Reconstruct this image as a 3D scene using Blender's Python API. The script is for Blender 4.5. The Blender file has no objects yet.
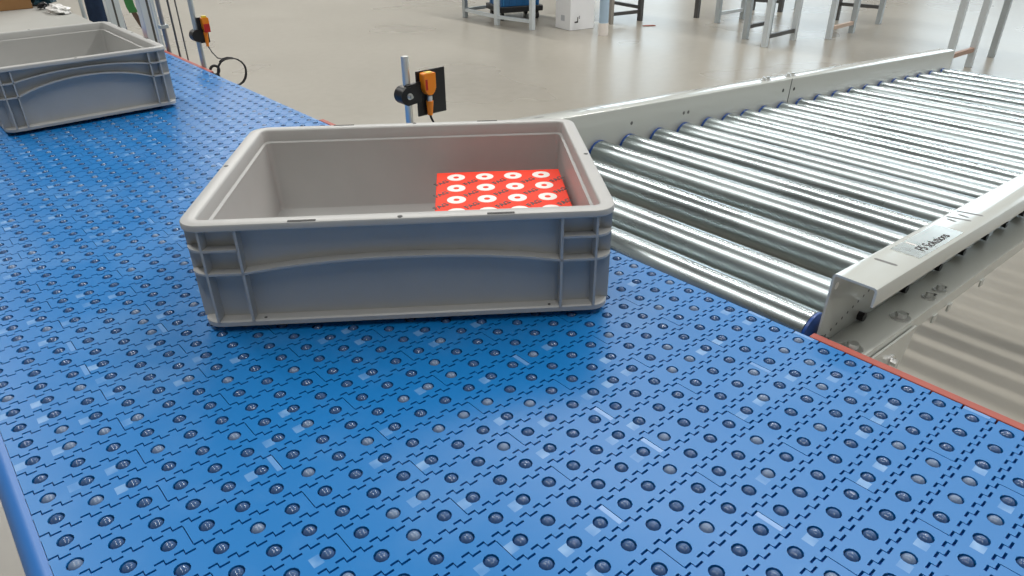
import bpy, bmesh, math, random
from mathutils import Vector, Matrix
random.seed(7)
U = 0.0254                      # the scene is laid out in inches, built in metres
BELT = 33.0                     # height of the belt surface above the floor (inches)
scene = bpy.context.scene
col = scene.collection

# ------------------------------------------------------------------ camera
cam_data = bpy.data.cameras.new('camera')
cam = bpy.data.objects.new('camera', cam_data)
col.objects.link(cam)
F_PX, PITCH, ROLL, YAW = 709.22, 0.5187, -0.0110, 0.7143
cam_data.sensor_width = 36.0
cam_data.lens = 36.0 * F_PX / 1024.0
cam_data.clip_start = 0.02
cam_data.clip_end = 200
fwd = Vector((math.sin(YAW) * math.cos(PITCH), math.cos(YAW) * math.cos(PITCH), -math.sin(PITCH)))
rgt0 = Vector((math.cos(YAW), -math.sin(YAW), 0))
up0 = rgt0.cross(fwd)
rgt = rgt0 * math.cos(ROLL) + up0 * math.sin(ROLL)
upv = -rgt0 * math.sin(ROLL) + up0 * math.cos(ROLL)
M = Matrix((rgt, upv, -fwd)).transposed().to_4x4()
M.translation = Vector((-15.5642 * U, -2.656 * U, (14.988 + BELT) * U))
cam.matrix_world = M
scene.camera = cam
CAM = M.translation.copy()

# ------------------------------------------------------------------ view, world, lamps
scene.view_settings.view_transform = 'Standard'
scene.view_settings.look = 'None'
scene.view_settings.gamma = 1.0
scene.view_settings.use_curve_mapping = False
scene.view_settings.exposure = -0.78
world = bpy.data.worlds.new('world')
scene.world = world
world.use_nodes = True
bg = world.node_tree.nodes['Background']
bg.inputs['Color'].default_value = (0.9, 0.95, 1.0, 1)
bg.inputs['Strength'].default_value = 0.5

def strip_lamp(x, y, ly, power, w=0.18):
    ld = bpy.data.lights.new('ceiling_strip_lamp', 'AREA')
    ld.shape = 'RECTANGLE'
    ld.size, ld.size_y = w, ly
    ld.energy = power
    ld.color = (1.0, 0.985, 0.95)
    o = bpy.data.objects.new('ceiling_strip_lamp', ld)
    o.location = (x, y, 6.75)
    col.objects.link(o)
strip_lamp(-1.3, 6.2, 20.0, 900)
strip_lamp(4.8, 6.2, 20.0, 1750)
strip_lamp(9.6, 6.2, 20.0, 850)
WINDOW_STRENGTH = 4.5

# ------------------------------------------------------------------ materials
def mat(name, color, rough=0.5, metal=0.0, spec=0.5, bump=None, vary=None, emit=None, coat=0.0):
    m = bpy.data.materials.new(name)
    m.use_nodes = True
    nt = m.node_tree
    b = nt.nodes['Principled BSDF']
    b.inputs['Base Color'].default_value = (*color, 1)
    b.inputs['Roughness'].default_value = rough
    b.inputs['Metallic'].default_value = metal
    b.inputs['Specular IOR Level'].default_value = spec
    if coat:
        b.inputs['Coat Weight'].default_value = coat
        b.inputs['Coat Roughness'].default_value = 0.08
    if emit:
        b.inputs['Emission Color'].default_value = (*emit[0], 1)
        b.inputs['Emission Strength'].default_value = emit[1]
    if vary or bump:
        tc = nt.nodes.new('ShaderNodeNewGeometry')
        nz = nt.nodes.new('ShaderNodeTexNoise')
        nz.inputs['Scale'].default_value = (vary or bump)[0]
        nz.inputs['Detail'].default_value = 5
        nt.links.new(tc.outputs['Position'], nz.inputs['Vector'])
        if vary:
            mx = nt.nodes.new('ShaderNodeMix')
            mx.data_type = 'RGBA'
            k = vary[1]
            mx.inputs['A'].default_value = (*[max(0, c * (1 - k)) for c in color], 1)
            mx.inputs['B'].default_value = (*[min(1, c * (1 + k)) for c in color], 1)
            nt.links.new(nz.outputs['Fac'], mx.inputs['Factor'])
            nt.links.new(mx.outputs['Result'], b.inputs['Base Color'])
        if bump:
            bp = nt.nodes.new('ShaderNodeBump')
            bp.inputs['Strength'].default_value = bump[1]
            bp.inputs['Distance'].default_value = 0.002
            nz2 = nt.nodes.new('ShaderNodeTexNoise')
            nz2.inputs['Scale'].default_value = bump[0]
            nt.links.new(tc.outputs['Position'], nz2.inputs['Vector'])
            nt.links.new(nz2.outputs['Fac'], bp.inputs['Height'])
            nt.links.new(bp.outputs['Normal'], b.inputs['Normal'])
    return m

def belt_material(name, base, pale):
    """Blue acetal with rubbed pale squares beside some balls and faint dusty smears."""
    m = bpy.data.materials.new(name)
    m.use_nodes = True
    nt = m.node_tree
    N, L = nt.nodes.new, nt.links.new
    b = nt.nodes['Principled BSDF']
    geo = N('ShaderNodeNewGeometry')
    sc_ = N('ShaderNodeVectorMath'); sc_.operation = 'SCALE'; sc_.inputs['Scale'].default_value = 1 / U
    L(geo.outputs['Position'], sc_.inputs[0])
    ad = N('ShaderNodeVectorMath'); ad.operation = 'ADD'; ad.inputs[1].default_value = (0.5, 0.5, 0)
    L(sc_.outputs[0], ad.inputs[0])
    fl = N('ShaderNodeVectorMath'); fl.operation = 'FLOOR'; L(ad.outputs[0], fl.inputs[0])
    fr = N('ShaderNodeVectorMath'); fr.operation = 'SUBTRACT'; L(sc_.outputs[0], fr.inputs[0]); L(fl.outputs[0], fr.inputs[1])
    sp = N('ShaderNodeSeparateXYZ'); L(fr.outputs[0], sp.inputs[0])
    wn = N('ShaderNodeTexWhiteNoise'); wn.noise_dimensions = '2D'; L(fl.outputs[0], wn.inputs['Vector'])
    def math_(op, a, bb):
        n = N('ShaderNodeMath'); n.operation = op
        for i, v in enumerate((a, bb)):
            if v is None: continue
            if isinstance(v, (int, float)): n.inputs[i].default_value = v
            else: L(v, n.inputs[i])
        return n.outputs[0]
    dx = math_('ABSOLUTE', math_('ADD', sp.outputs['X'], 0.34), None)
    dy = math_('ABSOLUTE', math_('ADD', sp.outputs['Y'], 0.04), None)
    sq = math_('MULTIPLY', math_('LESS_THAN', dx, 0.15), math_('LESS_THAN', dy, 0.17))
    nzp = N('ShaderNodeTexNoise'); nzp.inputs['Scale'].default_value = 55; L(geo.outputs['Position'], nzp.inputs['Vector'])
    nzs = math_('MULTIPLY', nzp.outputs['Fac'], nzp.outputs['Fac'])
    pick = math_('MULTIPLY', math_('GREATER_THAN', wn.outputs['Value'], 0.80), math_('MULTIPLY', nzs, 1.5))
    patch = math_('MULTIPLY', sq, pick)
    nz = N('ShaderNodeTexNoise'); nz.inputs['Scale'].default_value = 9; nz.inputs['Detail'].default_value = 6
    L(geo.outputs['Position'], nz.inputs['Vector'])
    rp = N('ShaderNodeMapRange'); rp.inputs['From Min'].default_value = 0.52; rp.inputs['From Max'].default_value = 0.75
    rp.inputs['To Max'].default_value = 0.16
    L(nz.outputs['Fac'], rp.inputs['Value'])
    nz2 = N('ShaderNodeTexNoise'); nz2.inputs['Scale'].default_value = 160; nz2.inputs['Detail'].default_value = 3
    L(geo.outputs['Position'], nz2.inputs['Vector'])
    rp2 = N('ShaderNodeMapRange'); rp2.inputs['From Min'].default_value = 0.60; rp2.inputs['From Max'].default_value = 0.80
    rp2.inputs['To Max'].default_value = 0.35
    L(nz2.outputs['Fac'], rp2.inputs['Value'])
    tot = math_('MAXIMUM', patch, math_('ADD', rp.outputs[0], math_('MULTIPLY', rp2.outputs[0], rp.outputs[0])))
    mx = N('ShaderNodeMix'); mx.data_type = 'RGBA'
    mx.inputs['A'].default_value = (*base, 1); mx.inputs['B'].default_value = (*pale, 1)
    L(tot, mx.inputs['Factor']); L(mx.outputs['Result'], b.inputs['Base Color'])
    rr = math_('ADD', math_('MULTIPLY', nz.outputs['Fac'], 0.12), 0.30)
    L(rr, b.inputs['Roughness'])
    b.inputs['Specular IOR Level'].default_value = 0.42
    return m

def steel_material(name, color, rough):
    m = bpy.data.materials.new(name)
    m.use_nodes = True
    nt = m.node_tree
    N, L = nt.nodes.new, nt.links.new
    b = nt.nodes['Principled BSDF']
    b.inputs['Metallic'].default_value = 1.0
    geo = N('ShaderNodeNewGeometry')
    nz = N('ShaderNodeTexNoise'); nz.inputs['Scale'].default_value = 22; nz.inputs['Detail'].default_value = 7
    mp = N('ShaderNodeMapping'); mp.inputs['Scale'].default_value = (1, 0.15, 1)
    L(geo.outputs['Position'], mp.inputs['Vector']); L(mp.outputs['Vector'], nz.inputs['Vector'])
    rp = N('ShaderNodeMapRange'); rp.inputs['From Min'].default_value = .3; rp.inputs['From Max'].default_value = .7
    rp.inputs['To Min'].default_value = rough * .75; rp.inputs['To Max'].default_value = rough * 1.5
    L(nz.outputs['Fac'], rp.inputs['Value']); L(rp.outputs[0], b.inputs['Roughness'])
    mx = N('ShaderNodeMix'); mx.data_type = 'RGBA'
    mx.inputs['A'].default_value = (*[c * .86 for c in color], 1); mx.inputs['B'].default_value = (*[min(1, c * 1.1) for c in color], 1)
    L(nz.outputs['Fac'], mx.inputs['Factor']); L(mx.outputs['Result'], b.inputs['Base Color'])
    return m

def floor_material():
    m = bpy.data.materials.new('polished_concrete')
    m.use_nodes = True
    nt = m.node_tree
    N, L = nt.nodes.new, nt.links.new
    b = nt.nodes['Principled BSDF']
    geo = N('ShaderNodeNewGeometry')
    n1 = N('ShaderNodeTexNoise'); n1.inputs['Scale'].default_value = 0.9; n1.inputs['Detail'].default_value = 2.5
    n2 = N('ShaderNodeTexNoise'); n2.inputs['Scale'].default_value = 14; n2.inputs['Detail'].default_value = 2
    for n in (n1, n2): L(geo.outputs['Position'], n.inputs['Vector'])
    mx = N('ShaderNodeMix'); mx.data_type = 'RGBA'
    mx.inputs['A'].default_value = (0.21, 0.192, 0.16, 1); mx.inputs['B'].default_value = (0.35, 0.33, 0.285, 1)
    add = N('ShaderNodeMath'); add.operation = 'MULTIPLY_ADD'; add.inputs[1].default_value = 0.35
    L(n2.outputs['Fac'], add.inputs[0])
    mul = N('ShaderNodeMath'); mul.operation = 'MULTIPLY'; mul.inputs[1].default_value = 0.65
    L(n1.outputs['Fac'], mul.inputs[0]); L(mul.outputs[0], add.inputs[2])
    L(add.outputs[0], mx.inputs['Factor']); L(mx.outputs['Result'], b.inputs['Base Color'])
    rp = N('ShaderNodeMapRange'); rp.inputs['To Min'].default_value = 0.22; rp.inputs['To Max'].default_value = 0.36
    L(n1.outputs['Fac'], rp.inputs['Value']); L(rp.outputs[0], b.inputs['Roughness'])
    return m

BLUE = belt_material('belt_blue', (0.005, 0.168, 0.48), (0.27, 0.46, 0.72))
BEVEL_GLINT = mat('belt_bevel_glint', (0.12, 0.30, 0.62), 0.28)  # paler blue paints in the light caught by bevelled module ends
BLUE_EDGE = mat('belt_side_blue', (0.03, 0.16, 0.48), 0.35)
BALL_DARK = mat('ball_dark', (0.045, 0.10, 0.23), 0.14)
BALL_PALE = mat('ball_pale', (0.14, 0.21, 0.34), 0.3)
UNDER = mat('belt_underlay', (0.008, 0.09, 0.42), 0.6)
GREY = mat('tote_grey', (0.44, 0.44, 0.43), 0.40, vary=(30, 0.05), bump=(900, 0.05))
SLOT = mat('dark_slot', (0.05, 0.05, 0.05), 0.7)
RED = mat('red_strip', (0.36, 0.062, 0.04), 0.5, vary=(40, 0.2))
STEEL = steel_material('zinc_roller_steel', (0.44, 0.495, 0.505), 0.27)
CHROME = mat('bright_bolt', (0.80, 0.80, 0.79), 0.3, 1.0)
PAINT = mat('light_grey_paint', (0.58, 0.60, 0.565), 0.26, vary=(6, 0.03), coat=0.7)
CAPBLUE = mat('roller_cap_blue', (0.012, 0.07, 0.30), 0.35)
BLACK = mat('black_plastic', (0.012, 0.012, 0.014), 0.4)
ORANGE = mat('sensor_orange', (0.95, 0.27, 0.01), 0.35)
SENSRED = mat('sensor_red', (0.55, 0.02, 0.02), 0.3)
YELLOW = mat('sensor_lamp_yellow', (0.85, 0.65, 0.05), 0.3)
CARTONRED = mat('carton_red', (0.90, 0.040, 0.010), 0.6, spec=0.25)
WHITE = mat('print_white', (0.85, 0.80, 0.76), 0.5)
INK = mat('print_black', (0.02, 0.012, 0.012), 0.5)
CARD = mat('cardboard', (0.34, 0.18, 0.07), 0.8, vary=(25, 0.12))
WCARTON = mat('white_carton', (0.84, 0.85, 0.87), 0.5)
ALU = mat('aluminium_frame', (0.50, 0.55, 0.58), 0.35, 0.55)
ALUW = mat('aluminium_pale', (0.66, 0.72, 0.76), 0.3, 0.25)
DARKSTEEL = mat('dark_steel', (0.12, 0.12, 0.12), 0.4, 0.6)
GREYTABLE = mat('grey_belt', (0.40, 0.40, 0.375), 0.6, vary=(12, 0.06))
PLATE = mat('nameplate_silver', (0.80, 0.78, 0.72), 0.20, 1.0, vary=(60, 0.25))
NAVY = mat('navy_cloth', (0.012, 0.03, 0.075), 0.85, vary=(60, 0.4))
TEAL = mat('dark_teal', (0.01, 0.06, 0.09), 0.6)
FILM = mat('white_film', (0.75, 0.74, 0.72), 0.35)
GREEN = mat('green_strap', (0.04, 0.20, 0.05), 0.6)
BROWN = mat('brown_strap', (0.10, 0.06, 0.04), 0.6)
CRATEBLUE = mat('crate_blue', (0.01, 0.12, 0.32), 0.4)
FLOORMAT = floor_material()
WALL = mat('hall_wall', (0.60, 0.59, 0.57), 0.8)
CEIL = mat('hall_ceiling', (0.30, 0.31, 0.32), 0.8)
PANE = mat('daylight_pane', (0.8, 0.9, 1.0), 0.3, emit=((0.74, 0.90, 1.0), WINDOW_STRENGTH))
FRAME = mat('window_frame_grey', (0.35, 0.36, 0.37), 0.5)
WOOD = mat('bench_top_wood', (0.45, 0.33, 0.22), 0.5)
SCRAP = mat('red_brown_scrap', (0.30, 0.08, 0.04), 0.6)

# ------------------------------------------------------------------ mesh helpers (inches in, metres out)
class MB:
    def __init__(self):
        self.v, self.f, self.m = [], [], []
    def add(self, vs, fs, mi=0):
        n = len(self.v)
        self.v += [tuple(p) for p in vs]
        for f in fs:
            self.f.append([i + n for i in f]); self.m.append(mi)
        return self
    def box(self, x0, x1, y0, y1, z0, z1, mi=0):
        vs = [(x, y, z) for z in (z0, z1) for y in (y0, y1) for x in (x0, x1)]
        return self.add(vs, [(0, 2, 3, 1), (4, 5, 7, 6), (0, 1, 5, 4), (2, 6, 7, 3), (0, 4, 6, 2), (1, 3, 7, 5)], mi)
    def tube(self, a, b, r, n=16, r2=None, caps=True, mi=0):
        a, b = Vector(a), Vector(b)
        d = (b - a).normalized()
        u = d.orthogonal().normalized(); w = d.cross(u)
        r2 = r if r2 is None else r2
        vs = [a + (u * math.cos(t) + w * math.sin(t)) * r for t in [2 * math.pi * i / n for i in range(n)]]
        vs += [b + (u * math.cos(t) + w * math.sin(t)) * r2 for t in [2 * math.pi * i / n for i in range(n)]]
        fs = [(i, (i + 1) % n, n + (i + 1) % n, n + i) for i in range(n)]
        if caps: fs += [tuple(range(n))[::-1], tuple(range(n, 2 * n))]
        return self.add(vs, fs, mi)
    def path(self, pts, r, n=8, mi=0):
        """A round cable through points."""
        pts = [Vector(p) for p in pts]
        loops = []
        u = None
        for i, p in enumerate(pts):
            d = (pts[min(i + 1, len(pts) - 1)] - pts[max(i - 1, 0)]).normalized()
            u = d.orthogonal().normalized() if u is None else (u - d * u.dot(d)).normalized()
            w = d.cross(u)
            loops.append([p + (u * math.cos(2 * math.pi * k / n) + w * math.sin(2 * math.pi * k / n)) * r for k in range(n)])
        return self.loft(loops, True, mi)
    def loft(self, loops, caps=True, mi=0):
        n = len(loops[0]); vs = [p for l in loops for p in l]
        fs = []
        for j in range(len(loops) - 1):
            for i in range(n):
                fs.append((j * n + i, j * n + (i + 1) % n, (j + 1) * n + (i + 1) % n, (j + 1) * n + i))
        if caps:
            fs += [tuple(range(n))[::-1], tuple(range((len(loops) - 1) * n, len(loops) * n))]
        return self.add(vs, fs, mi)
    def prism(self, poly, axis, a, b, mi=0):
        """Extrude a 2-D polygon along an axis: 'x' -> poly (y,z), 'y' -> (x,z), 'z' -> (x,y)."""
        def pt(q, t):
            return {'x': (t, q[0], q[1]), 'y': (q[0], t, q[1]), 'z': (q[0], q[1], t)}[axis]
        return self.loft([[pt(q, a) for q in poly], [pt(q, b) for q in poly]], True, mi)
    def mesh(self, name, mats, smooth=None):
        me = bpy.data.meshes.new(name)
        me.from_pydata([(x * U, y * U, z * U) for x, y, z in self.v], [], self.f)
        if not isinstance(mats, (list, tuple)): mats = [mats]
        for m_ in mats: me.materials.append(m_)
        if len(mats) > 1: me.polygons.foreach_set('material_index', self.m)
        bm = bmesh.new(); bm.from_mesh(me)
        bmesh.ops.recalc_face_normals(bm, faces=bm.faces)
        bm.to_mesh(me); bm.free()
        if smooth:
            me.polygons.foreach_set('use_smooth', [True] * len(me.polygons))
            me.set_sharp_from_angle(angle=math.radians(smooth))
        me.update()
        return me
    def build(self, name, mats, parent=None, smooth=None, bevel=0, loc=None):
        return link(name, self.mesh(name, mats, smooth), parent, bevel, loc)

def link(name, me, parent=None, bevel=0, loc=None):
    o = bpy.data.objects.new(name, me)
    col.objects.link(o)
    if parent: o.parent = parent
    if loc: o.location = [c * U for c in loc]
    if bevel:
        b = o.modifiers.new('bevel', 'BEVEL')
        b.width = bevel * U; b.segments = 2; b.limit_method = 'ANGLE'; b.harden_normals = False
    return o
def tag(o, label=None, cat=None, group=None, kind=None):
    for k, v in (('label', label), ('category', cat), ('group', group), ('kind', kind)):
        if v: o[k] = v
    return o
def thing(name, loc, label, cat, group=None, rotz=0.0, roty=0.0):
    """Empty at (x, y, z above the belt) in inches."""
    o = bpy.data.objects.new(name, None)
    col.objects.link(o)
    o.location = (loc[0] * U, loc[1] * U, (loc[2] + BELT) * U)
    o.rotation_euler = (0, roty, rotz)
    o.empty_display_size = 0.05
    return tag(o, label, cat, group)
def copy_tree(o, parent=None):
    c = o.copy(); col.objects.link(c)
    c.parent = parent
    for ch in [x for x in o.children]: copy_tree(ch, c)
    return c

# ------------------------------------------------------------------ the hall
def struct(o): return tag(o, kind='structure')
X0, X1, Y0, Y1, ZC = -340, 680, -340, 700, 275        # inches
fl = MB().box(X0, X1, Y0, Y1, -4, 0).build('floor', FLOORMAT); struct(fl)
ce = MB().box(X0, X1, Y0, Y1, ZC, ZC + 6).build('ceiling', CEIL); struct(ce)
def wall(name, axis, at, lo, hi, outward, windows):
    """A wall with a band of real window openings filled with daylight panes."""
    zb, zt = 60, 190
    m = MB()
    t0, t1 = (at, at + 8 * outward) if outward > 0 else (at - 8, at)
    def blk(a, b, z0, z1):
        if axis == 'x': m.box(t0, t1, a, b, z0, z1)
        else: m.box(a, b, t0, t1, z0, z1)
    if windows:
        blk(lo, hi, 0, zb); blk(lo, hi, zt, ZC)
        cur = lo
        for a, b in windows:
            blk(cur, a, zb, zt); cur = b
        blk(cur, hi, zb, zt)
    else:
        blk(lo, hi, 0, ZC)
    return struct(m.build(name, WALL))
wx = [(y, y + 130) for y in range(-250, 640, 190)]
wy = []
wall('wall_right', 'x', X1, Y0, Y1, 1, wx)
wall('wall_back', 'y', Y1, X0, X1, 1, wy)
wall('wall_left', 'x', X0, Y0, Y1, -1, [])
wall('wall_front', 'y', Y0, X0, X1, -1, [])
wi = 0
for axis, at, spans in (('x', X1, wx), ('y', Y1, wy)):
    for a, b in spans:
        wi += 1
        m = MB(); f = MB()
        def add_(mm, p, q, z0, z1, d0, d1):
            if axis == 'x': mm.box(at + d0, at + d1, p, q, z0, z1)
            else: mm.box(p, q, at + d0, at + d1, z0, z1)
        add_(m, a, b, 60, 190, 3, 4)
        w = struct(m.build('window_%d' % wi, PANE))
        for p, q, z0, z1 in ((a, a + 3, 60, 190), (b - 3, b, 60, 190), (a + 3, b - 3, 60, 63), (a + 3, b - 3, 187, 190), ((a + b) / 2 - 1, (a + b) / 2 + 1, 63, 187)):
            add_(f, p, q, z0, z1, 1, 3)
        f.build('window_frame', FRAME, w)

# ------------------------------------------------------------------ belt conveyor with ball modules
belt = thing('belt_conveyor', (-4.5, 40, -BELT), 'long blue modular belt conveyor studded with rows of small balls', 'conveyor')
BX, BY = 4.5, -40.0
HOLE, BODY, REACH = 0.215, 0.385, 0.548
def module_mesh(nc, name, glint_end):
    """nc cells of one inch: ball holes, comb teeth on both long edges, origin at the lower left cell corner / row centre."""
    m = MB()
    g = 0.014
    for c in range(nc):
        cx = c + 0.5
        x0 = c + (g if c == 0 else 0); x1 = c + 1 - (g if c == nc - 1 else 0)
        # hole ring
        n = 12
        inner, outer = [], []
        for i in range(n):
            t = 2 * math.pi * (i + .5) / n
            ct, st = math.cos(t), math.sin(t)
            inner.append((cx + HOLE * ct, HOLE * st))
            s = 1 / max(abs(ct) / 0.5, abs(st) / BODY)
            ox, oy = cx + ct * s, st * s
            outer.append((min(max(ox, x0), x1), oy))
        # snap the square's corners
        for i in (1, 4, 7, 10):
            sx = x1 if outer[i][0] > cx else x0
            outer[i] = (sx, BODY if outer[i][1] > 0 else -BODY)
        vs = [(x, y, 0) for x, y in inner] + [(x, y, 0) for x, y in outer] + [(x, y, -.10) for x, y in inner]
        fs = [(i, n + i, n + (i + 1) % n, (i + 1) % n) for i in range(n)]
        fs += [(i, (i + 1) % n, 2 * n + (i + 1) % n, 2 * n + i) for i in range(n)]
        m.add(vs, fs)
        if glint_end and c == nc - 1:
            m.add([(x1 - .16, -BODY, .004), (x1, -BODY, .004), (x1, BODY, .004), (x1 - .16, BODY, .004)], [(0, 1, 2, 3)], 1)  # flat pale strip, painted as the lit bevel at the joint
        # long side skirts
        for sgn in (-1, 1):
            y = BODY * sgn
            m.add([(x0, y, 0), (x1, y, 0), (x1, y, -.16), (x0, y, -.16)], [(0, 1, 2, 3)])
            for k in range(2):
                a = c + k * .5 + (0 if sgn > 0 else .25)
                b = a + (.222 if sgn > 0 else .25)
                ye = REACH * sgn
                m.add([(a, y, 0), (b, y, 0), (b, ye, 0), (a, ye, 0), (a, y, -.16), (b, y, -.16), (b, ye, -.16), (a, ye, -.16)],
                      [(0, 1, 2, 3), (0, 4, 7, 3), (1, 2, 6, 5), (2, 3, 7, 6)])
    for x in (g, nc - g):
        m.add([(x, -BODY, 0), (x, BODY, 0), (x, BODY, -.16), (x, -BODY, -.16)], [(0, 1, 2, 3)])
    return m
mods = {}
for nc in (3, 6):
    for w in (0, 1):
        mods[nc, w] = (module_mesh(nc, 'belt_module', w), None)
        mods[nc, w] = (mods[nc, w][0], mods[nc, w][0].mesh('belt_module', [BLUE, BEVEL_GLINT]))
def ball_mb(c=(0, 0, 0), r=0.192, n=12):
    m = MB()
    zs = [(-.3, .95), (0, 1), (.35, .937), (.65, .76), (.88, .475)]
    loops = [[(c[0] + r * q * math.cos(2 * math.pi * i / n), c[1] + r * q * math.sin(2 * math.pi * i / n), c[2] + r * z) for i in range(n)] for z, q in zs]
    m.loft(loops, False)
    k = len(m.v)
    m.v.append((c[0], c[1], c[2] + r))
    for i in range(n):
        m.f.append([k - n + i, k - n + (i + 1) % n, k]); m.m.append(0)
    return m
BALLZ = -0.125
ball_me = [ball_mb().mesh('ball', BALL_DARK, 60), ball_mb().mesh('ball', BALL_PALE, 60)]
ROWS = range(-6, 98)
def px(x, y):
    d = Vector((x * U, y * U, BELT * U)) - CAM
    zc = d.dot(fwd)
    if zc < 0.05: return None
    return 512 + F_PX * d.dot(rgt) / zc, 288 - F_PX * d.dot(upv) / zc
def seen(x, y, pad=30):
    q = px(x, y)
    return q is not None and -pad < q[0] < 1024 + pad and -pad < q[1] < 576 + pad
cells = []                                # modules: (distance, x0, nc, row)
for j in ROWS:
    spans = [(-16.5 + 6 * i, 6) for i in range(4)] if j % 2 == 0 else [(-16.5, 3), (-13.5, 6), (-7.5, 6), (-1.5, 6), (4.5, 3)]
    for x0, nc in spans:
        vis = any(seen(x0 + t * nc, j) for t in (0, .5, 1))
        d = (Vector(((x0 + nc / 2) * U, j * U, BELT * U)) - CAM).length + (0 if vis else 100)
        cells.append((d, x0, nc, j))
cells.sort()
near_mods, far_mods = cells[:300], cells[300:]
balls = []
mod_obj = {}
rnd = random.Random(3)
for d, x0, nc, j in near_mods:
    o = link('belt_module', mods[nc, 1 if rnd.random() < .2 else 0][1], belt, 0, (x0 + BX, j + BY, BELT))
    for c in range(nc): mod_obj[(x0 + c, j)] = (o, c)
far = MB()
for d, x0, nc, j in far_mods:
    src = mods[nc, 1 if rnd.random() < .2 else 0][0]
    n = len(far.v)
    far.v += [(a + x0 + BX, b + j + BY, z + BELT) for a, b, z in src.v]
    far.f += [[i + n for i in f] for f in src.f]; far.m += src.m
tag(far.build('belt_module', [BLUE, BEVEL_GLINT], belt), kind='stuff')
for d, x0, nc, j in cells:
    for c in range(nc):
        x = x0 + c + .5
        vis = seen(x, j, 5)
        # balls hidden under the totes stay with the far ones
        hid = abs((x - 0) * .799 - (j - 21.9) * .602) < 7.5 and abs((x - 0) * .602 + (j - 21.9) * .799) < 5.5
        dd = (Vector((x * U, j * U, BELT * U)) - CAM).length + (0 if vis and not hid else 100)
        balls.append((dd, x0 + c, j))
balls.sort()
farb = MB()
tmpl = ball_mb(n=8)
for i, (d, xc, j) in enumerate(balls):
    pale = rnd.random() < .16
    if i < 300:
        o, c = mod_obj[(xc, j)]
        link('ball', ball_me[1 if pale else 0], o, 0, (c + .5, 0, BALLZ))
    else:
        n = len(farb.v)
        farb.v += [(a + xc + .5 + BX, b + j + BY, z + BALLZ + BELT) for a, b, z in tmpl.v]
        farb.f += [[k + n for k in f] for f in tmpl.f]; farb.m += [1 if pale else 0] * len(tmpl.f)
tag(farb.build('ball', [BALL_DARK, BALL_PALE], belt, 60), kind='stuff')
YA, YB = -6.5, 97.5
MB().box(-16.4 + BX, 7.3 + BX, YA + BY, YB + BY, BELT - .9, BELT - .15).build('slider_bed', UNDER, belt)
# rounded blue side guard on the operator's side
prof = [(-16.5, -.02), (-16.62, -.02)] + [(-16.62 - .45 * math.sin(t), -.47 + .45 * math.cos(t)) for t in [math.pi / 2 * i / 8 for i in range(9)]] + [(-17.07, -3.0), (-16.5, -3.0)]
MB().prism([(a + BX, b + BELT) for a, b in prof], 'y', YA + BY, YB + BY).build('side_guard', BLUE_EDGE, belt, 40)
MB().box(-16.45 + BX, -16.0 + BX, YA + BY, YB + BY, BELT - 6, BELT - .95).build('side_frame', PAINT, belt)
MB().box(6.7 + BX, 7.3 + BX, YA + BY, YB + BY, BELT - 6, BELT - .95).build('side_frame', PAINT, belt)
for y0, y1 in ((YA, 6.85), (31.2, 45.4), (66.5, YB)):
    MB().box(7.5 + BX, 7.86 + BX, y0 + BY, y1 + BY, BELT - .7, BELT + .03).build('edge_strip', RED, belt, bevel=.03)
for y in (6, 50, 94):
    for x in (-15.5, 6.2):
        MB().box(x - .8 + BX, x + .8 + BX, y - .8 + BY, y + .8 + BY, 0, BELT - 6).build('leg', PAINT, belt, bevel=.1)

# ------------------------------------------------------------------ grey feed conveyor behind it
feed = thing('feed_conveyor', (-4.5, 130, -BELT), 'flat grey conveyor surface continuing behind the far grey tote', 'conveyor')
MB().box(-12, 11.8, -32, 50, BELT - 1.2, BELT + .0).build('grey_belt', GREYTABLE, feed, bevel=.15)
MB().box(-11.5, 11.3, -31.9, 50, BELT - 6, BELT - 1.3).build('side_frame', PAINT, feed)
for y in (-20, 35):
    for x in (-10.5, 10):
        MB().box(x - .8, x + .8, y - .8, y + .8, 0, BELT - 6).build('leg', PAINT, feed)

# ------------------------------------------------------------------ roller conveyor, running downhill away from the belt
SL = math.atan(0.0745)
rc = thing('roller_conveyor', (8, 0, 0), 'inclined zinc roller conveyor with light grey side rails leaving the blue belt', 'conveyor', roty=SL)
RX = [9.5, 12.95, 17.4, 21.5, 24.8, 28.3, 31.6, 34.9, 37.7, 40.5, 43.5, 46.6, 50, 53.5, 57.1, 60.5, 64.1, 67.7, 71.2, 74.7, 78.3, 81.9, 85.6]
RR, AX = 1.05, -1.06
YN, YF = 7.28, 30.5
rm = MB()
n = 40
rm.loft([[(r * math.cos(2 * math.pi * i / n), y, r * math.sin(2 * math.pi * i / n)) for i in range(n)] for y, r in ((YN + .32, RR - .06), (YN + .36, RR), (YF - .3, RR), (YF - .26, RR - .06))], True)
roller_me = rm.mesh('roller', STEEL, 40)
cm = MB()
cm.loft([[(r * math.cos(2 * math.pi * i / 32), y, r * math.sin(2 * math.pi * i / 32)) for i in range(32)] for y, r in ((0, .55), (.02, .88), (.1, RR + .015), (.28, RR + .015), (.3, RR - .1))], True)
cap_me = cm.mesh('end_cap', CAPBLUE, 40)
am = MB().tube((0, YN - .35, 0), (0, YF + .35, 0), .22, 6)
axle_me = am.mesh('axle', BLACK)
for x in RX:
    r = link('roller', roller_me, rc, 0, (x - 8, 0, AX))
    c1 = link('end_cap', cap_me, r, 0, (0, YN + .16, 0)); c1.scale = (.98, .6, .98)
    c2 = link('end_cap', cap_me, r, 0, (0, YF - .06, 0)); c2.rotation_euler = (0, 0, math.pi)
    link('axle', axle_me, r)
ZT, ZL, ZB = 1.97, 1.2, -1.42
XE0, XE1 = 9.25 - 8, 88.3 - 8
th = .09
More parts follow.
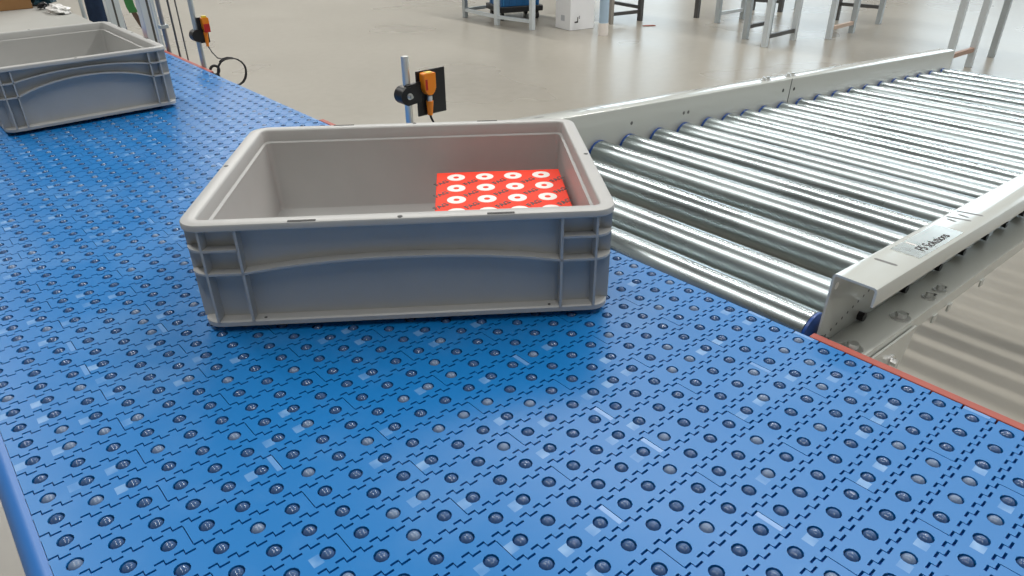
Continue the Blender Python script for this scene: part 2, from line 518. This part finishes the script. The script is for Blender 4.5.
def rail_profile(y, s):
    """C channel, web on the roller side at y, flanges going towards s."""
    w, wb = 1.72, 1.95
    r = .14
    out = [(y, ZB), (y, ZT - r), (y + s * r * .3, ZT - r * .3), (y + s * r, ZT), (y + s * (w - r), ZT), (y + s * (w - r * .3), ZT - r * .3), (y + s * w, ZT - r), (y + s * w, ZL),
           (y + s * (w - th), ZL), (y + s * (w - th), ZT - r), (y + s * (w - r), ZT - th), (y + s * r, ZT - th), (y + s * th, ZT - r), (y + s * th, ZB + th),
           (y + s * (wb - th), ZB + th), (y + s * (wb - th), ZB + .62), (y + s * wb, ZB + .62), (y + s * wb, ZB)]
    return out
nr = MB().prism(rail_profile(YN, -1), 'x', XE0, XE1).build('side_rail', PAINT, rc, 30)
fr_ = MB().prism(rail_profile(YF, 1), 'x', XE0, XE1).build('side_rail', PAINT, rc, 30)
def bolt(parent, x, y, z, axis=(0, 0, 1), r=.33, washer=True, mat_=None):
    a = Vector((x, y, z)); d = Vector(axis)
    m = MB()
    if washer: m.tube(a, a + d * .07, r, 20)
    m.tube(a + d * .07, a + d * .28, r * .55, 6)
    return m.build('bolt', mat_ or CHROME, parent, 40)
for x, y in ((10.37, 6.2), (14.78, 6.1), (17.98, 6.12), (19.26, 6.1)):
    bolt(nr, x - 8, y, ZB + th, r=.42 if x < 16 else .3)
for x in (14.78, 17.98, 19.26):
    MB().box(x - 8 + .1, x - 8 + .75, 6.0, 6.14, ZB + th, ZB + th + .01).build('slot', SLOT, nr)
def slot_top(parent, x0, y0, x1, y1, w=.1):
    a, b = Vector((x0 - 8, y0, ZT)), Vector((x1 - 8, y1, ZT))
    d = (b - a).normalized(); p = Vector((-d.y, d.x, 0)) * w
    pts = []
    for k in range(7):
        t = -math.pi / 2 + math.pi * k / 6
        pts.append(b + d * math.cos(t) * w + p * math.sin(t))
    for k in range(7):
        t = math.pi / 2 + math.pi * k / 6
        pts.append(a + d * math.cos(t) * w + p * math.sin(t))
    m = MB().prism([(q.x, q.y) for q in pts], 'z', ZT - .02, ZT + .004)
    return m.build('slot', mat_slot, parent)
mat_slot = mat('rail_slot_grey', (0.16, 0.16, 0.155), 0.6)
for a in ((12.05, 6.85, 12.1, 6.15), (19.75, 6.85, 19.7, 6.6), (20.1, 7.0, 20.4, 6.2), (20.9, 6.75, 20.85, 6.45), (21.4, 7.0, 21.7, 6.1)):
    slot_top(nr, *a, w=.10)
for a in ((16.2, 31.6, 16.9, 31.55), (20.0, 31.7, 20.3, 31.5), (21.0, 31.6, 21.1, 31.3), (22.4, 31.7, 22.6, 31.3)):
    slot_top(fr_, *a, w=.09)
# holes under the top lip and in the web
for k in range(9):
    MB().tube((9.9 + k * .42 - 8, YN - th - .005, -1.0 + k * .13), (9.9 + k * .42 - 8, YN - th - .002, -1.0 + k * .13), .07, 8).build('hole', SLOT, nr)
MB().tube((9.64 - 8, YN - th - .01, 1.35), (9.64 - 8, YN - th, 1.35), .16, 12).build('hole', CHROME, nr)
for x, z in ((46.6, 1.0), (48.6, .95)):
    MB().tube((x - 8, YF - .01, z), (x - 8, YF, z), .17, 10).build('hole', SLOT, fr_)
MB().box(47.8 - 8, 47.9 - 8, YF - .012, YF, ZB, ZT).build('joint', SLOT, fr_)
for x in (25.1, 31.5, 32.1):
    MB().tube((x - 8, YF - .01, .72), (x - 8, YF, .72), .14, 10).build('hole', mat_slot, fr_)
for x in (44.3, 45.0, 48.6, 49.4):
    bolt(fr_, x - 8, YF + .85, ZT, r=.3)
# bracket hanging below the near rail, with its bolt
MB().prism([(9.2 - 8, ZB + .3), (14.2 - 8, ZB + .3), (13.2 - 8, -3.6), (9.2 - 8, -3.6)], 'y', 5.2, 5.29).build('bracket', PAINT, rc)
bolt(rc, 12.1 - 8, 5.2, -2.05, (0, -1, 0), .28)
for x in (16.4, 18.2, 22.5):
    MB().box(x - 8, x - 8 + .45, 5.25, 5.33, ZB - .35, ZB).build('tab', PAINT, rc)
# aluminium name plate with its lettering
MB().box(13.6 - 8, 18.4 - 8, 5.78, 6.98, ZT, ZT + .015).build('nameplate', PLATE, nr)
def text_mesh(s, size, bold=0.0):
    cu = bpy.data.curves.new('lettering', 'FONT')
    cu.body = s; cu.size = size; cu.align_x = 'CENTER'; cu.align_y = 'CENTER'; cu.offset = bold; cu.extrude = .004
    o = bpy.data.objects.new('lettering', cu)
    col.objects.link(o)
    dg = bpy.context.evaluated_depsgraph_get()
    me = bpy.data.meshes.new_from_object(o.evaluated_get(dg))
    bpy.data.objects.remove(o); bpy.data.curves.remove(cu)
    me.transform(Matrix.Scale(U, 4))
    me.materials.clear(); me.materials.append(INK)
    me.name = 'lettering'
    return me
lt = link('lettering', text_mesh('FS Solutions', .60, 0.0), nr, 0, (16.0 - 8, 6.15, ZT + .02))
MB().box(14.9 - 8, 15.0 - 8, 6.45, 6.9, ZT + .015, ZT + .02).build('printed_line', WHITE, nr)
# trestle legs under the roller conveyor
for x, y in ((10.6, YN - .6), (80, YN - .6), (30, YF + .6), (80, YF + .6)):
    if True:
        MB().box(x - 8 - .8, x - 8 + .8, y - .8, y + .8, -(BELT - (x - 8) * .0745 - 3.2), ZB - .02).build('leg', PAINT, rc)

# ------------------------------------------------------------------ euro totes
TL, TW, THH = 15.95, 11.81, 4.5
def rr(hw, hd, r, z, n=7):
    pts = []
    for cx, cy, a0 in ((hw - r, hd - r, 0), (-hw + r, hd - r, 90), (-hw + r, -hd + r, 180), (hw - r, -hd + r, 270)):
        for i in range(n):
            t = math.radians(a0 + 90 * i / (n - 1))
            pts.append((cx + r * math.cos(t), cy + r * math.sin(t), z))
    return pts
def ring(z, ins, r=None):
    return rr(TL / 2 - ins, TW / 2 - ins, max(.25, .85 - ins) if r is None else r, z)
def rib_path(pts, z0f, thick, ia, ib):
    """Ledge along perimeter samples (point, outward normal, param)."""
    loops = []
    for (q, nn, t) in pts:
        z = z0f(t)
        a = q - nn * ia; b = q - nn * ib
        loops.append([(a.x, a.y, z), (b.x, b.y, z), (b.x, b.y, z + thick), (a.x, a.y, z + thick)])
    return MB().loft(loops, True)
def side_pts(side, s0, s1, n):
    """Points along one straight side; side 0 front(-y), 1 right(+x), 2 back(+y), 3 left(-x)."""
    out = []
    for i in range(n + 1):
        t = i / n; s = s0 + (s1 - s0) * t
        q, nn = {0: ((s, -TW / 2), (0, -1)), 1: ((TL / 2, s), (1, 0)), 2: ((s, TW / 2), (0, 1)), 3: ((-TL / 2, s), (-1, 0))}[side]
        out.append((Vector((*q, 0)), Vector((*nn, 0)), t))
    return out
def corner_pts(sx, sy, ex, ey):
    """From the long-side rib round the corner to the short-side rib."""
    r = .85
    out = [(Vector((sx * ex, sy * TW / 2, 0)), Vector((0, sy, 0)), 0)]
    cx, cy = sx * (TL / 2 - r), sy * (TW / 2 - r)
    for i in range(9):
        t = math.pi / 2 * i / 8
        nn = Vector((sx * math.sin(t), sy * math.cos(t), 0))
        out.append((Vector((cx, cy, 0)) + nn * r, nn, 0))
    out.append((Vector((sx * TL / 2, sy * ey, 0)), Vector((sx, 0, 0)), 0))
    return out
tote_parts = None
def make_tote(loc, rotz, label):
    t = thing('tote', loc, label, 'tote', 'grey plastic totes on the blue belt', rotz)
    body = MB()
    prof = [(.0, .95), (.0, .85), (.16, .78), (.17, .16), (.20, .1), (.38, .1), (.43, .16), (.44, .56), (4.18, .5), (4.20, .10), (4.22, .03), (4.25, 0), (4.43, 0), (4.48, .03), (THH, .1), (THH, .50), (4.47, .55), (4.42, .58), (3.95, .62), (3.89, .72), (.6, .84), (.46, .92), (.42, 1.1)]
    body.loft([ring(z, i) for z, i in prof], True)
    b = body.build('body', GREY, t, 35)
    EX, EY = 5.92, 4.45
    for side, pos in ((0, EX), (2, EX), (1, EY), (3, EY)):
        for s in (-pos, pos):
            q = side_pts(side, s - .05, s + .05, 1)
            loops = []
            for z in (.42, 4.21):
                a0, a1 = q[0][0], q[1][0]; nn = q[0][1]
                p0, p1, p2, p3 = a0 - nn * .06, a1 - nn * .06, a1 - nn * .6, a0 - nn * .6
                loops.append([(p.x, p.y, z) for p in (p0, p1, p2, p3)])
            MB().loft(loops, True).build('upright_rib', GREY, t)
    for sx in (-1, 1):
        for sy in (-1, 1):
            cp = corner_pts(sx, sy, EX, EY)
            for z in (3.38, 2.42):
                rib_path(cp, lambda t_, z=z: z, .09, .06, .62).build('corner_ledge', GREY, t, 35)
            # upright fins where the corner curve begins
            for ang in (8, 82):
                tt = math.radians(ang)
                nn = Vector((sx * math.sin(tt), sy * math.cos(tt), 0)); tg = Vector((nn.y, -nn.x, 0)) * .045
                c = Vector((sx * (TL / 2 - .85), sy * (TW / 2 - .85), 0))
                loops = []
                for z in (.42, 4.21):
                    o_, i_ = c + nn * .79, c + nn * .25
                    loops.append([(p.x, p.y, z) for p in (o_ - tg, o_ + tg, i_ + tg, i_ - tg)])
                MB().loft(loops, True).build('corner_fin', GREY, t)
    arch = lambda base, rise: (lambda t_: base + rise * (1 - abs(2 * t_ - 1) ** 2.2))
    for side in (0, 2):
        rib_path(side_pts(side, -EX, EX, 28), arch(2.42, .44), .09, .06, .62).build('arched_ledge', GREY, t, 35)
    for side in (1, 3):
        rib_path(side_pts(side, -EY, EY, 24), arch(2.42, .80), .09, .06, .62).build('arched_ledge', GREY, t, 35)
        rib_path(side_pts(side, -EY, EY, 24), arch(3.38, .42), .08, .06, .62).build('arched_ledge', GREY, t, 35)
    # small openings in the rim
    for side, ss in ((0, (-3.5, 3.65)), (2, (-3.5, 3.65))):
        for s in ss:
            y = -TW / 2 + .13 if side == 0 else TW / 2 - .13
            MB().box(s - .5, s + .5, y - .07, y + .07, THH - .03, THH + .004).build('rim_slot', SLOT, t)
        y = -TW / 2 + .16 if side == 0 else TW / 2 - .16
        MB().tube((0, y, THH - .03), (0, y, THH + .004), .1, 12).build('rim_hole', SLOT, t)
    for s in (-1, 1):
        MB().tube((s * (TL / 2 - .2), .3, THH - .03), (s * (TL / 2 - .2), .3, THH + .004), .1, 12).build('rim_hole', SLOT, t)
        MB().tube((s * 5.5, -TW / 2 + .28, .42), (s * 5.5, -TW / 2 + .28, .445), .06, 10).build('drain_hole', SLOT, t)
    return t
TA = math.radians(-37.0)
tote1 = make_tote((0.28, 22.35, 0.08), TA, 'open grey plastic tote in the middle of the belt, holding the red carton')
tote2 = make_tote((-4.55, 64.2, 0.08), math.radians(90), 'open empty grey plastic tote at the left, next to the grey conveyor surface')

# ------------------------------------------------------------------ red carton inside the near tote
cb = thing('red_carton', (0.28, 22.35, 0.08), 'red cardboard carton printed with white rings, inside the near tote', 'carton', rotz=TA)
CX0, CX1, CY0, CY1, CZ0, CZ1 = 1.06, 6.98, -2.65, 3.2, .44, 2.78
MB().box(CX0, CX1, CY0, CY1, CZ0, CZ1).build('box', CARTONRED, cb, bevel=.04)
for fy in (-.03,):
    MB().box(CX0 + .04, CX1 - .04, (CY0 + CY1) / 2 - .01, (CY0 + CY1) / 2 + .01, CZ1 - .01, CZ1 + .002).build('lid_seam', mat('carton_seam', (0.55, .03, .01), .6), cb)
rg = MB()
for ro, ri in ((.42, .14),):
    nseg = 32
    vs = [(r * math.cos(2 * math.pi * i / nseg), r * math.sin(2 * math.pi * i / nseg), z) for r, z in ((ro, .006), (ri, .006), (ro, -.003), (ri, -.003)) for i in range(nseg)]
    fs = []
    for i in range(nseg):
        k = (i + 1) % nseg
        fs += [(i, k, nseg + k, nseg + i), (i, 2 * nseg + i, 2 * nseg + k, k), (nseg + i, nseg + k, 3 * nseg + k, 3 * nseg + i)]
    rg.add(vs, fs)
ring_me = rg.mesh('printed_ring', WHITE)
fag = text_mesh('FAG', .42, .01)
PX = (CX1 - CX0) / 4
for i in range(4):
    for j in range(4):
        x = CX0 + .93 + 1.35 * i; y = CY1 - .72 - 1.37 * j
        link('printed_ring', ring_me, cb, 0, (x, y, CZ1 + .002))
for i in range(5):
    for j in range(5):
        x = CX0 + .93 + 1.35 * (i - .5); y = CY1 - .72 - 1.37 * (j - .5)
        if not (CX0 + .25 < x < CX1 - .25 and CY0 + .25 < y < CY1 - .25): continue
        o = link('lettering', fag, cb, 0, (x, y, CZ1 + .005)); o.rotation_euler = (0, 0, math.radians(42))

# ------------------------------------------------------------------ photoelectric sensors on posts
def sensor_thing(px_, py_, label, ztop, zplate0, zplate1, with_plate):
    s = thing('sensor_post', (px_, py_, 0), label, 'sensor', 'light sensors along the belt edge')
    MB().tube((0, 0, -7), (0, 0, ztop), .235, 20).build('post', CHROME if with_plate else ALU, s, 40)
    MB().box(-.4, .4, -.35, .35, -8, -6.9).build('post_base', BLACK, s, bevel=.05)
    return s
s1 = sensor_thing(8.5, 34.75, 'orange light sensor with black plate on a steel post behind the near tote', 6.0, 2, 5, True)
# clamp: round hub around the post with a bolt, arm to the plate
MB().tube((-.25, -.55, 3.72), (-.25, .3, 3.72), .55, 28).build('clamp', BLACK, s1, 40)
bolt(s1, -.2, -.53, 3.72, (0, -1, 0), .2)
MB().prism([(-.3, 3.1), (.75, 3.2), (.75, 4.45), (-.3, 4.35)], 'y', -.45, -.15).build('bracket_arm', BLACK, s1, bevel=.05)
MB().box(.55, 2.72, -.25, -.15, 2.25, 5.03).build('plate', BLACK, s1, bevel=.02)
def sensor_body(parent, cx, cy, z0, z1, w, d, m_=ORANGE):
    m = MB()
    prof = [(-w / 2, z0 + .3), (-w / 2 + .12, z0 + .05), (-w / 2 + .3, z0 - .12), (w / 2 - .3, z0 - .12), (w / 2 - .12, z0 + .05), (w / 2, z0 + .3), (w / 2, z1 - .06), (w / 2 - .06, z1), (-w / 2 + .06, z1), (-w / 2, z1 - .06)]
    m.prism([(a + cx, b) for a, b in prof], 'y', cy - d, cy)
    o = m.build('sensor', m_, parent, 30, bevel=.03)
    return o
so = sensor_body(s1, 1.2, -.27, 3.72, 4.95, .86, .55)
MB().box(.84, .98, -.85, -.80, 3.95, 4.6).build('lens', SENSRED, so)
MB().box(1.0, 1.4, -.8, -.4, 4.95, 4.985).build('indicator', YELLOW, so)
MB().tube((1.3, -.5, 3.5), (1.28, -.5, 3.15), .17, 16).build('connector_nut', CHROME, so, 40)
MB().tube((1.28, -.5, 3.18), (1.25, -.5, 2.3), .24, 16, r2=.16).build('connector', ORANGE, so, 40)
MB().path([(1.25, -.5, 2.35), (1.3, -.5, 2.1), (1.5, -.5, 1.7), (1.7, -.45, 1.2), (1.7, -.3, 0), (1.2, 0, -1.5), (.6, .2, -3)], .075).build('cable', BLACK, so, 60)

s2 = sensor_thing(8.33, 70.2, 'orange and red light sensor on a post at left with a coiled black cable', 7.5, 2, 5, False)
MB().tube((-.1, -.5, 2.7), (-.1, .4, 2.7), .55, 20).build('clamp', BLACK, s2, 40)
MB().box(.1, .95, -.4, -.2, 2.0, 4.3).build('plate', BLACK, s2, bevel=.02)
sb = sensor_body(s2, .72, -.42, 3.05, 4.3, .62, .5)
MB().box(.45, 1.0, -.96, -.9, 3.0, 3.75).build('lens', SENSRED, sb)
MB().box(.5, .9, -.85, -.5, 4.3, 4.45).build('indicator', YELLOW, sb)
MB().tube((.62, -.6, 3.0), (.55, -.6, 1.7), .2, 14, r2=.13).build('connector', ORANGE, sb, 40)
pts = [(.55, -.6, 1.8), (.7, -.9, 1.2), (.9, -1.6, .7), (1.0, -2.4, .75)]
c0 = Vector((.95, -4.1, -.15))
ua, va = Vector((.95, -.30, 0)).normalized(), Vector((0, 0, 1))
for k in range(45):
    t = math.radians(130) - 2 * math.pi * k / 20
    rr_ = 1.28 + .03 * math.sin(k * 1.3)
    q = c0 + ua * rr_ * math.cos(t) + va * rr_ * math.sin(t) + Vector((.05, -.012 * k, 0))
    pts.append(tuple(q))
MB().path(pts, .06, 8).build('cable', BLACK, sb, 60)
cl = MB()
loopsn = 20
cl.loft([[(.62 + (R + .13 * math.cos(2 * math.pi * i / 10)) * math.cos(2 * math.pi * k / loopsn), -.9 + .13 * math.sin(2 * math.pi * i / 10), -.5 + (R + .13 * math.cos(2 * math.pi * i / 10)) * math.sin(2 * math.pi * k / loopsn)) for i in range(10)] for k in range(loopsn + 1) for R in (.42,)], False)
cl.build('cable_loop', BLACK, s2, 60)

# ------------------------------------------------------------------ machine frame beside the far belt
def post_thing(name, x, y, label, build):
    t = thing(name, (x, y, 0), label, 'post', None)
    build(t)
    return t
def profile_post(w, d, m_):
    def f(t):
        MB().box(-w / 2, w / 2, -d / 2, d / 2, -BELT, 30).build('post', m_, t, bevel=.08)
        MB().box(-.12, .12, -d / 2 - .01, -d / 2, -BELT, 30).build('groove', DARKSTEEL, t)
        MB().box(w / 2, w / 2 + .01, -.12, .12, -BELT, 30).build('groove', DARKSTEEL, t)
    return f
post_thing('frame_post', 9.6, 89.3, 'wide pale aluminium profile post beside the far grey tote', profile_post(1.6, 1.6, ALUW))
post_thing('frame_post', 10.1, 106.0, 'pale aluminium profile post leftmost, next to the navy cloth', profile_post(1.6, 1.6, ALUW))
def rod(r, m_, clamp=None):
    def f(t):
        MB().tube((0, 0, -7), (0, 0, 24), r, 16).build('rod', m_, t, 40)
        MB().box(-r * 1.8, r * 1.8, -r * 1.8, r * 1.8, -7.6, -6.95).build('foot', BLACK, t)
        if clamp:
            MB().box(-.45, .45, -.35, .35, clamp - .18, clamp + .18).build('clamp', ALU, t, bevel=.05)
    return f
post_thing('guide_rod', 8.35, 80.2, 'thick grey metal rod with a small clamp beside the wide pale post', rod(.22, mat('grey_rod', (.30, .30, .32), .35, .7), 2.3))
post_thing('guide_rod', 8.5, 83.2, 'thin pale metal rod directly beside the wide pale aluminium post', rod(.10, ALUW))
post_thing('guide_rod', 8.35, 76.9, 'thin dark metal rod to the right of the thick grey rod', rod(.10, DARKSTEEL))
post_thing('guide_rod', 8.35, 74.6, 'thinnest dark metal rod, nearest to the left sensor post', rod(.07, DARKSTEEL))

# ------------------------------------------------------------------ things at the far end
bx = thing('cardboard_box', (-1.5, 131, 0), 'brown cardboard box standing on the grey conveyor surface', 'box', rotz=math.radians(0))
MB().box(-7, 5.6, -6.5, 6.5, .0, 9).build('carton', CARD, bx, bevel=.1)
MB().box(-7.02, 5.62, -.06, .06, 8.99, 9.02).build('lid_seam', DARKSTEEL, bx)
MB().box(-1.7, .3, -6.53, 6.53, 8.0, 9.03).build('tape', mat('brown_tape', (.42, .25, .10), .35), bx)
def lumpy(name, c, r, m_, seed, label, cat, squash=(1, 1, 1)):
    bm = bmesh.new()
    bmesh.ops.create_icosphere(bm, subdivisions=3, radius=1)
    rn = random.Random(seed)
    ph = [rn.uniform(0, 6) for _ in range(6)]
    for v in bm.verts:
        p = v.co.copy()
        k = 1 + .18 * math.sin(5 * p.x + ph[0]) * math.sin(4 * p.y + ph[1]) + .16 * math.sin(9 * p.z + ph[2] + 4 * p.x) + .1 * math.sin(13 * p.y + ph[3])
        v.co = Vector((p.x * squash[0], p.y * squash[1], max(p.z, -.35) * squash[2])) * r * k * U
    lo = min(v.co.z for v in bm.verts)
    for v in bm.verts: v.co.z -= lo
    me = bpy.data.meshes.new(name); bm.to_mesh(me); bm.free()
    me.materials.append(m_)
    o = link(name, me); o.location = (c[0] * U, c[1] * U, (c[2] + BELT) * U)
    return tag(o, label, cat)
lumpy('plastic_film', (5.9, 117.5, 0), 1.25, FILM, 4, 'crumpled white plastic film on the edge of the grey surface', 'film', (1, 2.2, .6))
lumpy('dark_bag', (6.0, 128.5, 0), 1.6, TEAL, 9, 'dark teal bag behind the white plastic film', 'bag', (1, 1.4, 1.3))
kb = MB().path([(4.9 + .5 * math.sin(k * .9), 121.5 + .05 * k, .25 + .55 * abs(math.sin(k * .5))) for k in range(26)], .2, 8)
ko = kb.build('cable_bundle', BLACK, None, 60); ko.location = (0, 0, BELT * U); tag(ko, 'small black cable bundle lying beside the cardboard box', 'cable')
# navy cloth hanging behind the pale post
nv = MB()
loops = []
for i in range(25):
    z = -30 + 50 * i / 24
    loops.append([(( 2.2 + .25 * math.sin(3 * t + i * .35) + .15 * math.sin(7 * t - i * .2)) * math.cos(t), (1.7 + .2 * math.sin(4 * t + i * .3)) * math.sin(t), z) for t in [2 * math.pi * k / 28 for k in range(28)]])
nv.loft(loops, True)
no = nv.build('cloth_bundle', NAVY, None, 60); no.location = (12.6 * U, 121 * U, BELT * U)
tag(no, 'dark navy blue cloth bundle upright behind the grey surface', 'cloth')
gp = thing('grey_pole', (9.2, 119.0, 0), 'slim grey pole left of the dark navy cloth', 'pole')
MB().tube((0, 0, -BELT), (0, 0, 25), .25, 16).build('pole', ALU, gp, 40)
MB().tube((0, 0, -BELT), (0, 0, -BELT + .4), 1.4, 20).build('base', DARKSTEEL, gp, 40)
# green strap with a brown end beside the wide pale post
st = thing('hanging_strap', (10.5, 98.6, 0), 'green strap with a brown tip hanging between the two pale posts', 'strap')
def strap(pts, w):
    m = MB()
    loops = []
    for (x, y, z) in pts:
        loops.append([(x - w / 2, y - .06, z), (x + w / 2, y - .06, z), (x + w / 2, y + .06, z), (x - w / 2, y + .06, z)])
    return m.loft(loops, True)
strap([(-.3, 0, 14), (-.3, 0, 6), (-.25, 0, 4), (-.1, 0, 2.2), (.1, 0, 1.5)], 1.0).build('webbing', GREEN, st)
strap([(.1, 0, 1.5), (.3, 0, .9), (.55, 0, .2), (.85, 0, -.5)], .6).build('tip', BROWN, st)

# ------------------------------------------------------------------ floor objects at the back of the hall
def floor_thing(name, x, y, label, cat, group=None, rotz=0):
    return thing(name, (x, y, -BELT), label, cat, group, rotz)
def bench(label, legs, bars, top, h=36, w=1.7, m_=ALU, shelf=None):
    cx = sum(l[0] for l in legs) / len(legs); cy = sum(l[1] for l in legs) / len(legs)
    t = floor_thing('work_bench', cx, cy, label, 'bench', 'metal bench frames at the back')
    for i, l in enumerate(legs):
        MB().box(l[0] - cx - w / 2, l[0] - cx + w / 2, l[1] - cy - w / 2, l[1] - cy + w / 2, 0, h).build('leg', l[2] if len(l) > 2 else m_, t, bevel=.1)
    for a, b, z, mm in bars:
        A, B = Vector((legs[a][0] - cx, legs[a][1] - cy, z)), Vector((legs[b][0] - cx, legs[b][1] - cy, z))
        d = (B - A).normalized()
        A += d * w * .5; B -= d * w * .5
        p = Vector((-d.y, d.x, 0)) * .55
        MB().loft([[tuple(Q + p + Vector((0, 0, -.6))), tuple(Q - p + Vector((0, 0, -.6))), tuple(Q - p + Vector((0, 0, .6))), tuple(Q + p + Vector((0, 0, .6)))] for Q in (A, B)], True).build('stretcher', mm, t)
    x0, x1, y0, y1 = top
    MB().box(x0 - cx, x1 - cx, y0 - cy, y1 - cy, h, h + 1.5).build('bench_top', WOOD, t, bevel=.1)
    return t
TAUPE = mat('taupe_leg', (.30, .28, .25), .5)
PINK = mat('pink_beige_bar', (.55, .42, .34), .4)
bench('metal bench frame standing over the blue crate', [(174.0, 202.8, ALUW), (171.5, 220.3, ALUW), (174, 243.5), (197, 206), (197, 243.5)], [(0, 1, 3, ALUW), (1, 2, 3, ALUW), (2, 4, 3, ALU)], (170, 199, 201, 246))
bench('narrow brownish grey bench frame between the white carton and the red scrap', [(204.6, 191.1, TAUPE), (218.5, 188.0, DARKSTEEL), (206, 214), (222, 211)], [(0, 1, 3.5, DARKSTEEL), (1, 3, 5, DARKSTEEL)], (203, 225, 186, 216))
bench('bench frame behind the one with two pale legs, left of the middle', [(235.6, 163.6), (250.4, 162.1), (240, 176.5, DARKSTEEL), (254, 176)], [(0, 1, 3.5, ALUW)], (234, 257, 161, 178))
bench('metal bench frame with two pale legs nearest the far conveyor rail', [(207.7, 125.9, ALUW), (225.3, 125.6, ALUW), (215.2, 138.0), (229.3, 137.7)], [(0, 1, 3.2, DARKSTEEL), (2, 3, 4, DARKSTEEL)], (205, 231, 123, 140))
bench('dark bench frame farthest away at the top edge', [(276.6, 160.9, DARKSTEEL), (273.1, 172, DARKSTEEL), (292, 162), (290, 174)], [(0, 1, 4, DARKSTEEL)], (271, 294, 159, 176))
bench('metal bench frame with a pinkish stretcher right of the middle', [(235.5, 118.2, ALUW), (251.9, 118.1), (274.2, 135.2, DARKSTEEL), (276.8, 119.8)], [(0, 1, 3.5, PINK), (2, 3, 6, DARKSTEEL)], (233, 280, 116, 138))
bench('tall pale metal bench frame at the right, beyond the roller conveyor', [(209.1, 70.1, ALUW), (224.3, 69.3, ALUW), (243.7, 69.7), (232, 77.4)], [(0, 1, 5.0, mat('rusty_bar', (.42, .28, .22), .5))], (206, 247, 67, 87))
# blue crate on a black dolly
dl = floor_thing('black_dolly', 189, 230, 'black dolly on the floor under the blue crate', 'dolly', rotz=math.radians(-20))
MB().box(-9.5, 9.5, -8, 8, 3.0, 5.2).build('deck', BLACK, dl, bevel=.3)
for sx in (-1, 1):
    for sy in (-1, 1):
        MB().tube((sx * 7.5 - .5, sy * 6, 1.4), (sx * 7.5 + .5, sy * 6, 1.4), 1.4, 16).build('wheel', BLACK, dl, 40)
        MB().box(sx * 7.5 - .7, sx * 7.5 + .7, sy * 6 - .4, sy * 6 + .4, 1.5, 3.05).build('caster_fork', DARKSTEEL, dl)
cr = thing('blue_crate', (189, 230, -BELT + 5.2), 'blue plastic crate on the black dolly under a bench', 'crate', rotz=math.radians(-20))
m = MB().box(-8.2, 8.2, -6.8, 6.8, .0, .4)
m.box(-8.2, 8.2, -6.8, -6.4, .4, 12).box(-8.2, 8.2, 6.4, 6.8, .4, 12).box(-8.2, -7.8, -6.4, 6.4, .4, 12).box(7.8, 8.2, -6.4, 6.4, .4, 12)
m.build('crate_body', CRATEBLUE, cr)
for k in range(6):
    x = -7.2 + k * 2.9
    MB().box(x - .2, x + .2, -7.05, -6.8, .2, 11.5).build('rib', mat('crate_blue_light', (.03, .22, .48), .4) if k == 0 else CRATEBLUE, cr)
for k in range(4):
    y = -5 + k * 3.3
    MB().box(-8.45, -8.2, y - .2, y + .2, .2, 11.5).build('rib', CRATEBLUE, cr)
MB().box(-8.6, 8.6, -7.2, 7.2, 11.6, 12.2).build('rim', CRATEBLUE, cr)
# white carton
ang = math.atan2(189.5 - 191.4, 193.6 - 182.6)
wc = floor_thing('white_carton', 182.6, 191.4, 'tall white cardboard carton standing on the floor', 'carton', rotz=ang)
MB().box(0, 11.0, 0, 9.6, .02, 17).build('carton', WCARTON, wc, bevel=.12)
MB().box(-.01, 0, 3.6, 6.0, 3.0, 5.0).build('printed_mark', mat('pale_grey_print', (.5, .52, .56), .6), wc)
MB().box(2.0, 3.6, -.012, 0, 2.6, 3.1).build('printed_mark', INK, wc)
MB().box(3.2, 3.6, -.012, 0, 3.1, 4.6).build('printed_mark', INK, wc)
MB().box(3.9, 4.4, -.012, 0, 3.9, 5.0).build('printed_mark', mat('grey_print', (.3, .3, .32), .6), wc)
MB().box(-.02, 11.02, 4.0, 5.6, 16.98, 17.04).build('tape', FILM, wc)
# clear bottle-like blue roll beside the carton
rl = floor_thing('film_roll', 185.6, 177.6, 'pale blue and white upright film roll in front of the white carton', 'roll')
MB().tube((0, 0, 4.2), (0, 0, 16), 1.7, 24).build('roll', mat('pale_blue_film', (.40, .54, .68), .25), rl, 40)
MB().tube((0, 0, 0), (0, 0, 4.2), 1.8, 24).build('base', WHITE, rl, 40)
MB().tube((0, 0, 16), (0, 0, 17), .7, 20).build('core', WHITE, rl, 40)
sc1 = MB()
sc1.prism([(-2.2, -.8), (1.8, -1.0), (2.6, -.2), (2.0, .7), (-1.6, .6), (-2.6, .1)], 'z', .02, .22)
so_ = sc1.build('scrap', SCRAP); so_.location = (212 * U, 178 * U, 0); so_.rotation_euler = (0, 0, -.6)
tag(so_, 'small flat red brown scrap lying on the floor', 'scrap')
